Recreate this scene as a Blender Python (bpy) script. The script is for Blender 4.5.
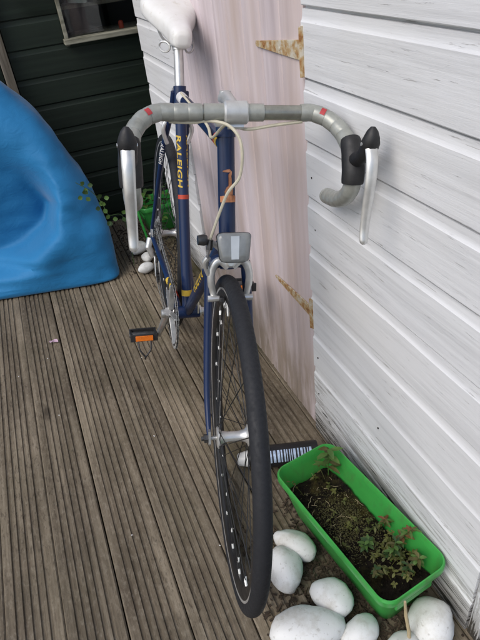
import bpy, bmesh, math, random
from mathutils import Vector, Matrix, noise
R = math.radians
rnd = random.Random(7)
scene = bpy.context.scene
for o in list(bpy.data.objects): bpy.data.objects.remove(o)

# ------------------------------------------------------------------ camera
F_PX, YAW, PITCH, ROLL, CAM_H = 556.341, 0.312595, 0.615334, 0.128225, 1.2189
cam_d = bpy.data.cameras.new('camera'); cam = bpy.data.objects.new('camera', cam_d)
scene.collection.objects.link(cam); scene.camera = cam
cf = Vector((math.sin(YAW)*math.cos(PITCH), math.cos(YAW)*math.cos(PITCH), -math.sin(PITCH)))
cr = Vector((math.cos(YAW), -math.sin(YAW), 0)); cd = cf.cross(cr)
rr = cr*math.cos(ROLL)+cd*math.sin(ROLL); dd = -cr*math.sin(ROLL)+cd*math.cos(ROLL)
cam.matrix_world = Matrix(((rr.x,-dd.x,-cf.x,0),(rr.y,-dd.y,-cf.y,0),(rr.z,-dd.z,-cf.z,CAM_H),(0,0,0,1)))
cam_d.sensor_fit = 'VERTICAL'; cam_d.sensor_height = 24; cam_d.lens = F_PX/640*24
cam_d.clip_start = 0.02; cam_d.clip_end = 500
scene.render.resolution_x = 768; scene.render.resolution_y = 1024

# ------------------------------------------------------------------ light
SUN_EL, SUN_AZ = R(48), R(248)          # azimuth clockwise from +Y: light from the left and behind the camera
world = bpy.data.worlds.new('World'); scene.world = world; world.use_nodes = True
wn = world.node_tree.nodes; wl = world.node_tree.links
sky = wn.new('ShaderNodeTexSky'); sky.sky_type = 'NISHITA'; sky.sun_disc = False
sky.sun_elevation = SUN_EL; sky.sun_rotation = SUN_AZ; sky.air_density = 1.0; sky.dust_density = 2.6; sky.ozone_density = 1.0
wl.new(sky.outputs[0], wn['Background'].inputs[0]); wn['Background'].inputs[1].default_value = 0.135
sd_ = bpy.data.lights.new('sun', 'SUN'); sd_.energy = 1.45; sd_.angle = R(45); sd_.color = (1, .98, .95)
sun = bpy.data.objects.new('sun', sd_); scene.collection.objects.link(sun)
sdir = Vector((math.sin(SUN_AZ)*math.cos(SUN_EL), math.cos(SUN_AZ)*math.cos(SUN_EL), math.sin(SUN_EL)))
sun.rotation_euler = sdir.to_track_quat('Z', 'Y').to_euler()
scene.view_settings.view_transform = 'Standard'; scene.view_settings.look = 'None'
scene.view_settings.gamma = 1; scene.view_settings.exposure = 0.18

# ------------------------------------------------------------------ helpers
COL = scene.collection
class MB:
    def __init__(self, T=None): self.v=[]; self.f=[]; self.T=T
    def add(self, vs, fs):
        n=len(self.v); self.v += [Vector(p) for p in vs]; self.f += [tuple(i+n for i in f) for f in fs]; return self
    def box(self, c, s, rot=None):
        x,y,z=[k/2 for k in s]; M=rot or Matrix.Identity(3); c=Vector(c)
        vs=[c+M@Vector((a*x,b*y,d*z)) for a in(-1,1) for b in(-1,1) for d in(-1,1)]
        return self.add(vs,[(0,1,3,2),(4,6,7,5),(0,4,5,1),(2,3,7,6),(0,2,6,4),(1,5,7,3)])
    def bar(self, a, b, w, h, upv=(0,0,1)):
        a=Vector(a); b=Vector(b); d=(b-a); L=d.length; d.normalize(); u=Vector(upv); s=d.cross(u).normalized(); u=s.cross(d)
        M=Matrix((d,s,u)).transposed(); return self.box((a+b)/2,(L,w,h),M)
    def tube(self, pts, r, n=12, cap=True, closed=False, flat=1.0, upv=None):
        P=[Vector(p) for p in pts]; m=len(P); rs=[r]*m if not hasattr(r,'__len__') else list(r)
        tang=[]
        for i in range(m):
            a=P[(i-1)%m] if (i>0 or closed) else P[i]; b=P[(i+1)%m] if (i<m-1 or closed) else P[i]
            tang.append((b-a).normalized())
        u=Vector(upv) if upv else (Vector((0,0,1)) if abs(tang[0].z)<.9 else Vector((0,1,0)))
        u=(u-tang[0]*u.dot(tang[0])).normalized(); vs=[]
        for i in range(m):
            u=(u-tang[i]*u.dot(tang[i])).normalized(); w=tang[i].cross(u)
            for k in range(n):
                a=2*math.pi*k/n; vs.append(P[i]+(w*math.cos(a)+u*math.sin(a)*flat)*rs[i])
        fs=[]
        for i in range(m if closed else m-1):
            j=(i+1)%m
            for k in range(n): fs.append((i*n+k,i*n+(k+1)%n,j*n+(k+1)%n,j*n+k))
        if cap and not closed: fs += [tuple(range(n))[::-1], tuple((m-1)*n+k for k in range(n))]
        return self.add(vs,fs)
    def lathe(self, prof, org, axis, n=24, closed=False):
        axis=Vector(axis).normalized(); org=Vector(org)
        u=Vector((0,0,1)) if abs(axis.z)<.9 else Vector((1,0,0)); u=(u-axis*u.dot(axis)).normalized(); w=axis.cross(u); vs=[]
        for (a,r) in prof:
            for k in range(n):
                t=2*math.pi*k/n; vs.append(org+axis*a+(u*math.cos(t)+w*math.sin(t))*max(r,1e-5))
        fs=[]; m=len(prof)
        for i in range(m if closed else m-1):
            j=(i+1)%m
            for k in range(n): fs.append((i*n+k,j*n+k,j*n+(k+1)%n,i*n+(k+1)%n))
        if not closed: fs += [tuple(range(n)), tuple((m-1)*n+k for k in range(n))[::-1]]
        return self.add(vs,fs)
    def prism(self, poly, org, ax, ay, thick):
        ax=Vector(ax); ay=Vector(ay); nz=ax.cross(ay).normalized(); org=Vector(org); n=len(poly)
        vs=[org+ax*p[0]+ay*p[1]+nz*(thick/2) for p in poly]+[org+ax*p[0]+ay*p[1]-nz*(thick/2) for p in poly]
        fs=[tuple(range(n)),tuple(range(2*n-1,n-1,-1))]+[(i,i+n,(i+1)%n+n,(i+1)%n) for i in range(n)]
        return self.add(vs,fs)
    def mesh(self, name, mat, ang=35):
        me=bpy.data.meshes.new(name); vs=self.v if self.T is None else [self.T(p) for p in self.v]
        me.from_pydata([tuple(p) for p in vs],[],self.f)
        bm=bmesh.new(); bm.from_mesh(me); bmesh.ops.recalc_face_normals(bm,faces=bm.faces); bm.to_mesh(me); bm.free()
        if ang: me.shade_smooth(); me.set_sharp_from_angle(angle=R(ang))
        if mat: me.materials.append(mat)
        return me
    def build(self, name, mat, parent=None, ang=35, bevel=0):
        o=bpy.data.objects.new(name,self.mesh(name,mat,ang)); COL.objects.link(o); o.parent=parent
        if bevel:
            b=o.modifiers.new('bevel','BEVEL'); b.width=bevel; b.segments=2; b.limit_method='ANGLE'; b.angle_limit=R(40)
        return o
def inst(name, me, parent=None, loc=(0,0,0), rot=(0,0,0)):
    o=bpy.data.objects.new(name,me); COL.objects.link(o); o.parent=parent; o.location=loc; o.rotation_euler=rot; return o
def empty(name, loc=(0,0,0), rot=(0,0,0), parent=None):
    o=bpy.data.objects.new(name,None); COL.objects.link(o); o.location=loc; o.rotation_euler=rot; o.parent=parent; o.empty_display_size=.1; return o
def tag(o, label=None, cat=None, group=None, kind=None):
    if label: o['label']=label
    if cat: o['category']=cat
    if group: o['group']=group
    if kind: o['kind']=kind
    return o
def spline(pts, n=8):
    P=[Vector(p) for p in pts]; out=[]
    for i in range(len(P)-1):
        p0=P[max(i-1,0)];p1=P[i];p2=P[i+1];p3=P[min(i+2,len(P)-1)]
        for k in range(n):
            t=k/n; out.append(.5*((2*p1)+(p2-p0)*t+(2*p0-5*p1+4*p2-p3)*t*t+(3*p1-p0-3*p2+p3)*t**3))
    out.append(P[-1]); return out

# ------------------------------------------------------------------ materials
class NM:
    def __init__(self,name,rough=.6,metal=0,spec=.5):
        self.m=bpy.data.materials.new(name); self.m.use_nodes=True; self.t=self.m.node_tree; self.n=self.t.nodes
        self.b=self.n['Principled BSDF']; self.set('Roughness',rough); self.set('Metallic',metal); self.set('Specular IOR Level',spec)
    def set(self,k,v): self.b.inputs[k].default_value=v
    def L(self,a,b): self.t.links.new(a,b)
    def pos(self,scale=(1,1,1),obj=False):
        if obj: s=self.n.new('ShaderNodeTexCoord').outputs['Object']
        else: s=self.n.new('ShaderNodeNewGeometry').outputs['Position']
        m=self.n.new('ShaderNodeMapping'); m.inputs['Scale'].default_value=scale; self.L(s,m.inputs['Vector']); return m.outputs[0]
    def offs(self,vec,amt=(37,53,71)):
        i=self.n.new('ShaderNodeObjectInfo'); v=self.n.new('ShaderNodeVectorMath'); v.operation='SCALE'; v.inputs[0].default_value=amt
        self.L(i.outputs['Random'],v.inputs['Scale']); a=self.n.new('ShaderNodeVectorMath'); self.L(vec,a.inputs[0]); self.L(v.outputs[0],a.inputs[1]); return a.outputs[0]
    def noise(self,vec,scale=5,detail=6,rough=.6,dist=0):
        t=self.n.new('ShaderNodeTexNoise'); t.inputs['Scale'].default_value=scale; t.inputs['Detail'].default_value=detail; t.inputs['Roughness'].default_value=rough; t.inputs['Distortion'].default_value=dist
        self.L(vec,t.inputs['Vector']); return t.outputs['Fac']
    def vor(self,vec,scale=5):
        t=self.n.new('ShaderNodeTexVoronoi'); t.inputs['Scale'].default_value=scale; self.L(vec,t.inputs['Vector']); return t.outputs['Distance']
    def ramp(self,fac,stops):
        r=self.n.new('ShaderNodeValToRGB'); e=r.color_ramp.elements
        while len(e)<len(stops): e.new(.5)
        for k,(p,c) in enumerate(stops):
            e[k].position=p; e[k].color=(c,c,c,1) if not hasattr(c,'__len__') else (*c,1)
        self.L(fac,r.inputs[0]); return r.outputs[0]
    def mix(self,fac,a,b,mode='MIX'):
        x=self.n.new('ShaderNodeMix'); x.data_type='RGBA'; x.blend_type=mode
        for s,v in ((x.inputs['Factor'],fac),(x.inputs['A'],a),(x.inputs['B'],b)):
            if hasattr(v,'node'): self.L(v,s)
            elif hasattr(v,'__len__'): s.default_value=(*v,1)
            else: s.default_value=v
        return x.outputs['Result']
    def math(self,op,a,b=0,c=None):
        x=self.n.new('ShaderNodeMath'); x.operation=op
        for i,v in enumerate((a,b,c)):
            if v is None: continue
            if hasattr(v,'node'): self.L(v,x.inputs[i])
            else: x.inputs[i].default_value=v
        return x.outputs[0]
    def axis(self,k):
        s=self.n.new('ShaderNodeSeparateXYZ'); self.L(self.n.new('ShaderNodeNewGeometry').outputs['Position'],s.inputs[0]); return s.outputs[k]
    def rand(self): return self.n.new('ShaderNodeObjectInfo').outputs['Random']
    def col(self,c):
        if hasattr(c,'node'): self.L(c,self.b.inputs['Base Color'])
        else: self.set('Base Color',(*c,1))
        return self
    def rough(self,s): self.L(s,self.b.inputs['Roughness']); return self
    def bump(self,h,strength=.3,dist=.002):
        b=self.n.new('ShaderNodeBump'); b.inputs['Strength'].default_value=strength; b.inputs['Distance'].default_value=dist
        self.L(h,b.inputs['Height']); self.L(b.outputs[0],self.b.inputs['Normal']); return self
M={}
def simple(name,c,rough=.5,metal=0,var=.15,scale=30,bump=.1,bd=.0008,spec=.5,coat=0):
    a=NM(name,rough,metal,spec); n=a.noise(a.pos(),scale,5); lo=tuple(k*(1-var) for k in c); hi=tuple(min(1,k*(1+var)) for k in c)
    a.col(a.ramp(n,[(.3,lo),(.7,hi)])); a.rough(a.ramp(a.noise(a.pos(),scale*1.7,4),[(.3,max(.03,rough*.8)),(.7,min(1,rough*1.25))]))
    if bump: a.bump(a.noise(a.pos(),scale*8,3),bump,bd)
    if coat: a.set('Coat Weight',coat); a.set('Coat Roughness',.12)
    M[name]=a.m; return a
# decking: weathered grey-brown softwood, grain along Y, knots, algae stains thickened to paint in shade near the wall
a=NM('deck_wood',.8,0,.25); p=a.offs(a.pos((60,1.6,60)),(37,5,71)); g=a.noise(p,1.0,8,.65,.4)
c=a.ramp(g,[(.25,(.100,.078,.050)),(.5,(.225,.184,.130)),(.75,(.37,.312,.228))])
p2=a.offs(a.pos((9,2.2,9)),(11,17,3)); c=a.mix(a.ramp(a.noise(p2,1.0,5,.6),[(.40,0),(.68,.85)]),c,(.085,.066,.045))
spk=a.ramp(a.noise(a.pos((90,50,90)),1.0,6,.7),[(.50,0),(.72,.55)]); c=a.mix(spk,c,(.35,.305,.235))
kd=a.noise(a.pos((40,25,40)),1.0,4); kn=a.math('ADD',a.vor(a.offs(a.pos((7,2.1,7)),(19,7,5)),1.0),a.math('MULTIPLY_ADD',kd,.16,-.08)); c=a.mix(a.ramp(kn,[(.03,.8),(.11,0)]),c,(.035,.025,.017))
algae_shade=a.math('MULTIPLY',a.ramp(a.noise(a.pos((5,3,5)),1.0,6,.6),[(.46,0),(.66,1)]),a.ramp(a.math('MULTIPLY_ADD',a.axis(0),1.0,.35),[(.35,0.22),(.62,.6),(.85,1)]))
c=a.mix(algae_shade,c,(.058,.054,.024))
sp2=a.noise(a.offs(a.pos((130,38,130)),(3,5,9)),1.0,7,.75); pat=a.noise(a.pos((4,2.2,4)),1.0,4); c=a.mix(a.math('MULTIPLY',a.ramp(sp2,[(.52,0),(.62,1)]),a.ramp(pat,[(.38,.15),(.62,.8)])),c,(.055,.042,.028))
fgn=a.noise(a.offs(a.pos((420,7,420)),(7,1,2)),1.0,4,.6); c=a.mix(a.ramp(fgn,[(.50,0),(.66,.45)]),c,(.10,.082,.058))
rv=a.ramp(a.rand(),[(0,.82),(1,1.16)]); c=a.mix(1.0,c,rv,'MULTIPLY'); a.col(c); a.bump(a.math('ADD',g,a.noise(a.pos((160,30,160)),1.0,5)),.55,.0018); M['deck']=a.m
# white painted cladding, grain along `ax`
def white_paint(name,sc,base=(.72,.73,.745),peel=.5):
    a=NM(name,.62,0,.35); g=a.noise(a.offs(a.pos(sc),(13,29,17)),1.0,7,.62,.3)
    c=a.mix(a.ramp(g,[(.34,.5),(.54,0)]),base,tuple(k*.70 for k in base))
    f2=a.noise(a.offs(a.pos(tuple(k*(3 if k>5 else 6) for k in sc)),(5,2,8)),1.0,7,.7); c=a.mix(a.ramp(f2,[(.57,0),(.72,.45)]),c,tuple(k*.66 for k in base))
    d=a.noise(a.pos((3.1,3.1,3.1)),1.0,5,.6); c=a.mix(a.ramp(d,[(.45,0),(.75,.5)]),c,(.66,.66,.64))
    big=a.noise(a.offs(a.pos((2.5,4,6)),(7,7,7)),1.0,3)
    pn=a.noise(a.offs(a.pos(tuple(k*(3.2 if k>5 else 5) for k in sc)),(3,41,9)),1.0,9,.72,.4)
    low=a.ramp(a.axis(2),[(.0,.29),(.10,.15),(.26,.0)]); thr=a.math('ADD',pn,a.math('ADD',low,a.ramp(big,[(.4,0),(.8,.075)])))
    pe=a.ramp(thr,[(.635,0),(.675,peel)]); c=a.mix(pe,c,(.19,.175,.15))
    deep=a.ramp(thr,[(.765,0),(.80,.95)]); c=a.mix(deep,c,(.02,.018,.015))
    grime_shade=a.math('MULTIPLY',a.ramp(a.axis(2),[(0,.75),(.10,0)]),a.ramp(a.noise(a.pos((8,8,14)),1.0,5),[(.35,0),(.65,1)])); c=a.mix(grime_shade,c,(.13,.115,.08))  # grime along the foot, also painting in the shade low on the wall
    a.col(c); fg=a.noise(a.offs(a.pos(tuple(k*4 for k in sc)),(9,4,2)),1.0,6,.7); a.bump(a.math('SUBTRACT',a.math('ADD',a.math('MULTIPLY',g,.7),fg),pe),.5,.0014); M[name]=a.m
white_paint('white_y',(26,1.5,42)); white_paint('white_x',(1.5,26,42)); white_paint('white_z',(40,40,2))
# faded pink door boards
a=NM('pink_paint',.7,0,.3); p=a.offs(a.pos((17,17,1.0)),(11,31,3)); g=a.noise(p,1.0,7,.62,.3)
c=a.mix(a.ramp(g,[(.33,1),(.62,0)]),(.68,.60,.62),(.47,.40,.41)); 
st=a.noise(a.pos((4.5,4.5,.9)),1.0,5,.6); c=a.mix(a.ramp(st,[(.48,0),(.68,.75)]),c,(.52,.41,.35))
wh=a.noise(a.offs(a.pos((9,9,1.6)),(5,9,2)),1.0,4); c=a.mix(a.ramp(wh,[(.5,0),(.75,.5)]),c,(.74,.68,.73))
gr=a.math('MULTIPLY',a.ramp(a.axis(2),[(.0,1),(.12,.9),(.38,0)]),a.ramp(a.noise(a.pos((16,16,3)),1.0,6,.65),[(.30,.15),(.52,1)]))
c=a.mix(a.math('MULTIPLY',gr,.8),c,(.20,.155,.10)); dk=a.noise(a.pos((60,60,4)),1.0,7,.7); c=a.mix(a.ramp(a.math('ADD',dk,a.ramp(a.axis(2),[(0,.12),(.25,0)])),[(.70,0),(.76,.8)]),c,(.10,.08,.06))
a.col(c); a.bump(g,.4,.0015); M['pink']=a.m
# dark green shed paint
def green_paint(name,sc):
    a=NM(name,.55,0,.3); g=a.noise(a.offs(a.pos(sc),(7,3,9)),1.0,6,.6); c=a.ramp(g,[(.3,(.009,.015,.010)),(.7,(.018,.029,.019))])
    fl=a.noise(a.pos((40,40,26)),1.0,5,.6); c=a.mix(a.ramp(fl,[(.73,0),(.76,.7)]),c,(.30,.31,.27)); a.col(c); a.bump(g,.4,.0015); M[name]=a.m
green_paint('green_shed',(2,20,40)); simple('shed_dark',(.02,.022,.02),.8)
a=NM('old_wood',.85,0,.2); g=a.noise(a.pos((50,50,3)),1.0,7,.65,.4); a.col(a.ramp(g,[(.3,(.09,.075,.055)),(.7,(.28,.25,.2))])); a.bump(g,.6,.002); M['old_wood']=a.m
a=NM('sill_paint',.7,0,.3); g=a.noise(a.pos((6,40,40)),1.0,6,.6); a.col(a.ramp(g,[(.35,(.12,.115,.08)),(.6,(.33,.32,.25))])); a.bump(g,.4,.001); M['sill']=a.m
a=NM('window_glass',.04,0,.5); a.col((.9,.95,.93)); a.set('Transmission Weight',1.0); a.set('IOR',1.45); M['glass']=a.m
a=NM('hinge_rust',.75,.15,.3); g=a.noise(a.pos((45,45,45)),1.0,6,.65); c=a.ramp(g,[(.40,(.58,.54,.45)),(.52,(.46,.33,.17)),(.62,(.34,.17,.065)),(.75,(.13,.065,.03))]); a.col(c); a.bump(g,.6,.0015); M['rust']=a.m
a=NM('soil_ground',.95,0,.1); g=a.noise(a.pos((6,6,6)),1.0,8,.7); a.col(a.ramp(g,[(.3,(.03,.022,.015)),(.7,(.09,.07,.045))])); a.bump(g,.8,.02); M['ground']=a.m
a=NM('beanbag_fabric',.60,0,.25); w=a.pos((900,900,900)); g=a.noise(a.pos((3,3,3)),1.0,4); a.col(a.ramp(g,[(.3,(.012,.150,.345)),(.7,(.020,.190,.425))]))
a.set('Sheen Weight',.25); a.set('Sheen Roughness',.4); wr=a.noise(a.pos((16,16,26)),1.0,4,.55,1.2); fine=a.noise(a.pos((350,350,350)),1.0,2); a.bump(a.math('ADD',wr,a.math('MULTIPLY',fine,.06)),.22,.012); M['bean']=a.m
a=NM('pebble_white',.55,0,.35); i=a.rand(); c=a.ramp(i,[(0,(.66,.66,.63)),(.5,(.74,.745,.73)),(1,(.60,.61,.60))]); d=a.noise(a.pos((22,22,22)),1.0,6,.65)
c=a.mix(a.ramp(d,[(.50,0),(.75,.75)]),c,(.40,.37,.30)); s2=a.noise(a.pos((120,120,120)),1.0,4,.6); c=a.mix(a.ramp(s2,[(.60,0),(.70,.45)]),c,(.28,.26,.22))
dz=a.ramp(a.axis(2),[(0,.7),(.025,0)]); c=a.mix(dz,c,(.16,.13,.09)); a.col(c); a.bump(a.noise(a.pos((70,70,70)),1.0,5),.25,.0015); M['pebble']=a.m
a=simple('planter_green',(.035,.36,.055),.38,0,.12,14,.15,.0006,.5)
a=NM('planter_plastic',.36,0,.5); n=a.noise(a.pos(),16,5); c=a.ramp(n,[(.3,(.042,.30,.055)),(.7,(.052,.38,.072))]); dr=a.noise(a.pos((30,30,12)),1.0,6,.65); c=a.mix(a.ramp(dr,[(.52,0),(.72,.55)]),c,(.07,.16,.05)); a.col(c); a.set('Subsurface Weight',.06); a.bump(n,.1,.001); M['planter']=a.m
a=NM('potting_soil',.95,0,.15); g=a.noise(a.pos((60,60,60)),1.0,7,.7); c=a.ramp(g,[(.35,(.006,.005,.004)),(.62,(.022,.017,.012)),(.80,(.08,.06,.04))]); mo=a.noise(a.pos((11,11,11)),1.0,4); 
c=a.mix(a.math('MULTIPLY',a.ramp(mo,[(.48,0),(.62,.7)]),a.ramp(g,[(.35,.2),(.6,1)])),c,(.075,.062,.016)); a.col(c); a.bump(g,1,.006); M['soil']=a.m
def leafmat(name,lo,hi):
    a=NM(name,.55,0,.4); n=a.noise(a.pos((30,30,30)),1.0,3); a.col(a.ramp(n,[(.3,lo),(.7,hi)])); a.set('Subsurface Weight',.15); a.set('Subsurface Radius',(.004,.006,.002)); M[name]=a.m
leafmat('leaf_green',(.045,.095,.018),(.10,.19,.04)); leafmat('leaf_olive',(.06,.055,.016),(.12,.11,.035)); leafmat('leaf_dark',(.02,.05,.013),(.05,.10,.025)); leafmat('leaf_weed',(.05,.065,.014),(.13,.13,.03)); leafmat('leaf_red',(.13,.05,.02),(.20,.11,.04))
simple('dry_stem',(.42,.34,.20),.7); simple('petal',(.55,.38,.46),.6); simple('bark',(.045,.030,.018),.9,0,.6,60)
# bicycle
a=simple('frame_blue',(.006,.019,.068),.38,0,.10,9,0,spec=.4,coat=.25)
simple('silver',(.70,.70,.68),.36,.72,.12,40,.05); simple('stem_alloy',(.60,.61,.60),.42,.55,.12,40,.05); simple('dull_alloy',(.52,.52,.50),.42,.85,.2,50,.1); simple('dark_steel',(.10,.10,.10),.45,.8,.3,60)
simple('tyre_rubber',(.017,.018,.021),.66,0,.12,90,.3,.0006,.35); simple('rim_black',(.012,.012,.013),.4,0,.2,30); simple('spoke',(.05,.05,.05),.4,.7,.2,30,0)
simple('nipple',(.85,.85,.82),.35,.3,.1,30,0); simple('black_rubber',(.014,.014,.015),.55,0,.3,50,.25,.0006); simple('black_plastic',(.018,.018,.019),.45)
a=NM('bar_tape',.36,.30,.5); n=a.noise(a.pos((60,60,60)),1.0,5); c=a.ramp(n,[(.3,(.30,.31,.28)),(.7,(.40,.41,.375))]); a.col(c); a.bump(a.noise(a.pos((260,260,260)),1.0,4),.2,.0007); M['tape']=a.m
a=NM('bar_tape_dark',.42,.3,.5); n=a.noise(a.pos((60,60,60)),1.0,5); a.col(a.ramp(n,[(.3,(.21,.21,.195)),(.7,(.31,.31,.285))])); M['tape_dark']=a.m
simple('bare_bar',(.33,.33,.29),.35,.75,.2,50); simple('red_print',(.42,.045,.05),.5); simple('cable_cream',(.60,.56,.43),.5,0,.12,50)
a=NM('saddle_white',.40,0,.45); n=a.noise(a.pos((12,12,12)),1.0,5); c=a.ramp(n,[(.35,(.72,.715,.68)),(.65,(.80,.80,.785))]); s=a.noise(a.pos((40,40,40)),1.0,6,.7); c=a.mix(a.ramp(s,[(.58,0),(.74,.5)]),c,(.50,.46,.36)); a.col(c); a.bump(a.noise(a.pos((300,300,300)),1.0,3),.12,.0006); M['saddle']=a.m
simple('decal_yellow',(.62,.42,.045),.45); simple('decal_red',(.50,.06,.03),.45); simple('decal_white',(.72,.72,.72),.45); simple('copper',(.62,.27,.14),.35,.85,.35,80)
a=NM('lamp_lens',.16,0,.5); n=a.noise(a.pos((30,30,30)),1.0,3); a.col(a.ramp(n,[(.3,(.17,.18,.18)),(.7,(.25,.265,.265))])); a.set('Coat Weight',.6); M['lens']=a.m
simple('lens_strip',(.58,.60,.60),.2,.3,.1,30,0); simple('reflector_orange',(.72,.17,.012),.25,0,.15,60,0,coat=.6); simple('can_black',(.012,.012,.014),.35,0,.2,30,0)
simple('can_print',(.45,.55,.72),.3,.3,.4,90,0); simple('cap_white',(.70,.70,.68),.4); simple('bucket_pale',(.78,.82,.74),.6); simple('stake_green',(.03,.33,.05),.45); simple('nail',(.03,.025,.02),.7)

# ------------------------------------------------------------------ ground and deck
mb=MB(); mb.add([(-60,-60,-.14),(60,-60,-.14),(60,60,-.14),(-60,60,-.14)],[(0,1,2,3)])
tag(mb.build('ground',M['ground']),'dark bare soil under and around the timber deck',None,None,'structure')
PITCH_D=.1278; JX=.0075
mb=MB(); 
for j in range(5): mb.box((-.7+j*.45 if False else -.8, -1.45+j*1.0, -.085),(2.62,.045,.10))
deck=mb.build('deck',M['deck'],None,0); tag(deck,'weathered grooved timber deck boards running along the shed',None,None,'structure')
W=PITCH_D-.0022; prof=[(-W/2,-.026),(-W/2,-.003),(-W/2+.003,0)]
gx=[-.036,-.018,0,.018,.036]
for x in gx: prof += [(x-.0046,-.0003),(x-.0030,-.0046),(x+.0030,-.0046),(x+.0046,-.0003)]
prof += [(W/2-.003,0),(W/2,-.003),(W/2,-.026)]
Y0,Y1=-1.7,2.84; mb=MB(); n=len(prof); NY=24
vs=[(p[0],Y0+(Y1-Y0)*k/NY,p[1]) for k in range(NY+1) for p in prof]
fs=[(k*n+i,k*n+i+1,(k+1)*n+i+1,(k+1)*n+i) for k in range(NY) for i in range(n-1)]+[(k*n+n-1,k*n,(k+1)*n,(k+1)*n+n-1) for k in range(NY)]+[tuple(range(n)),tuple(range(NY*n,NY*n+n))]
mb.add(vs,fs); pm=mb.mesh('plank',M['deck'],25)
for k in range(-16,5):
    x=JX+PITCH_D*(k+.5)
    inst('plank',pm,deck,(x+rnd.uniform(-.0012,.0012),rnd.uniform(-.004,.004),rnd.uniform(-.0025,.0)),(0,R(rnd.uniform(-.5,.5)),R(rnd.uniform(-.06,.06))))
mb=MB()   # bit of deck past the shed's near corner
for k in range(4,8): pass
vs=[(p[0],Y0+(.34-Y0)*k/6,p[1]) for k in range(7) for p in prof]
fs=[(k*n+i,k*n+i+1,(k+1)*n+i+1,(k+1)*n+i) for k in range(6) for i in range(n-1)]+[tuple(range(n)),tuple(range(6*n,7*n))]
mb.add(vs,fs); pm2=mb.mesh('plank',M['deck'],25)
for k in range(5,9): inst('plank',pm2,deck,(JX+PITCH_D*(k+.5),0,rnd.uniform(-.003,0)))

# ------------------------------------------------------------------ cladding boards
BH=.1212
def board_profile(h=BH):
    pr=[(.0012,0.0015),(0,.003),(0,.0965)]
    for k in range(1,7):
        t=k/6; pr.append((.0042*(1-(1-t)**2.0)**.5, .0965+(h-.0965-.0035)*t))
    pr += [(.0115,h-.003),(.0115,h+.004),(.019,h+.004),(.019,.0015)]
    return pr
def board_mesh(length,mat,name='plank',dents=0,seed=0):
    rr_=random.Random(seed); pr=board_profile(); n=len(pr); NS=max(2,int(length/.08)); vs=[]
    for k in range(NS+1):
        y=length*k/NS; w=rr_.uniform(-1,1)*.0006
        for j,(d,z) in enumerate(pr): vs.append((d+w,y,z+(rr_.uniform(-1,1)*.0007 if j in (0,) else 0)))
    fs=[(k*n+i,k*n+(i+1)%n,(k+1)*n+(i+1)%n,(k+1)*n+i) for k in range(NS) for i in range(n)]+[tuple(range(n)),tuple(range(NS*n,NS*n+n))]
    m=MB(); m.add(vs,fs); return m.mesh(name,mat,30)
WX=.520; ZJ=.118-BH; YC=.392; YD=1.022; YDL=1.935; YF=2.43; NROW=16
shed=empty('garden_shed',(1.4,1.4,0)); tag(shed,'white weatherboard shed with faded pink plank door on the right','shed')
def child(o): o.location=Vector(o.location)-Vector(shed.location); return o
for r_ in range(0,NROW+1):
    z=ZJ+BH*r_
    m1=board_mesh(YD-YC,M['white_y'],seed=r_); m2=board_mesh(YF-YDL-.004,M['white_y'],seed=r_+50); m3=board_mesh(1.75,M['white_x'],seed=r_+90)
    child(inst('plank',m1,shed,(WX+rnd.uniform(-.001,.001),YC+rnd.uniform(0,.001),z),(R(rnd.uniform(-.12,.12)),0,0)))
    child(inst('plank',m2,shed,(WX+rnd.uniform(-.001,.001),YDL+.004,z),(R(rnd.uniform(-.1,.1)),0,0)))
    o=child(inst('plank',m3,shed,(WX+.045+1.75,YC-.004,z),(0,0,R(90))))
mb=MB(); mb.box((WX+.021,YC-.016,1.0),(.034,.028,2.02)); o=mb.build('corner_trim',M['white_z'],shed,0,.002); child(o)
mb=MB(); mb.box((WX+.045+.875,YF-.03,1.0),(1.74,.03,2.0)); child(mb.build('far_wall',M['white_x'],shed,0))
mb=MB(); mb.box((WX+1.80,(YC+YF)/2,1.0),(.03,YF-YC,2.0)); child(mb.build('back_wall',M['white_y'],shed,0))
mb=MB(); mb.box((WX+.035,(YC+YD)/2,.98),(.022,YD-YC-.01,1.96)).box((WX+.035,(YDL+YF)/2,.98),(.022,YF-YDL-.01,1.96)).box((WX+.05,(YD+YDL)/2,.004),(.045,YDL-YD,.022)); child(mb.build('wall_frame',M['shed_dark'],shed,0))
mb=MB(); mb.prism([(-.03,0),(1.98,0),(1.98,.03),(.97,.52),(-.03,.03)],(WX-.03,YC-.10+1.12,2.0),(1,0,0),(0,0,1),2.2); child(mb.build('roof',M['shed_dark'],shed,0))
# nails
mb=MB()
for r_ in range(NROW):
    z=ZJ+BH*r_+.045
    for y in (YD-.028,YD-.32+rnd.uniform(-.02,.02)):
        if rnd.random()<(.85 if y>YD-.1 else .3): mb.lathe([(0,.0022),(.003,.0022)],(WX-.0012,y+rnd.uniform(-.006,.006),z+rnd.uniform(-.008,.008)),(1,0,0),8)
child(tag(mb.build('nail_heads',M['nail'],shed),kind='stuff'))
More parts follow.
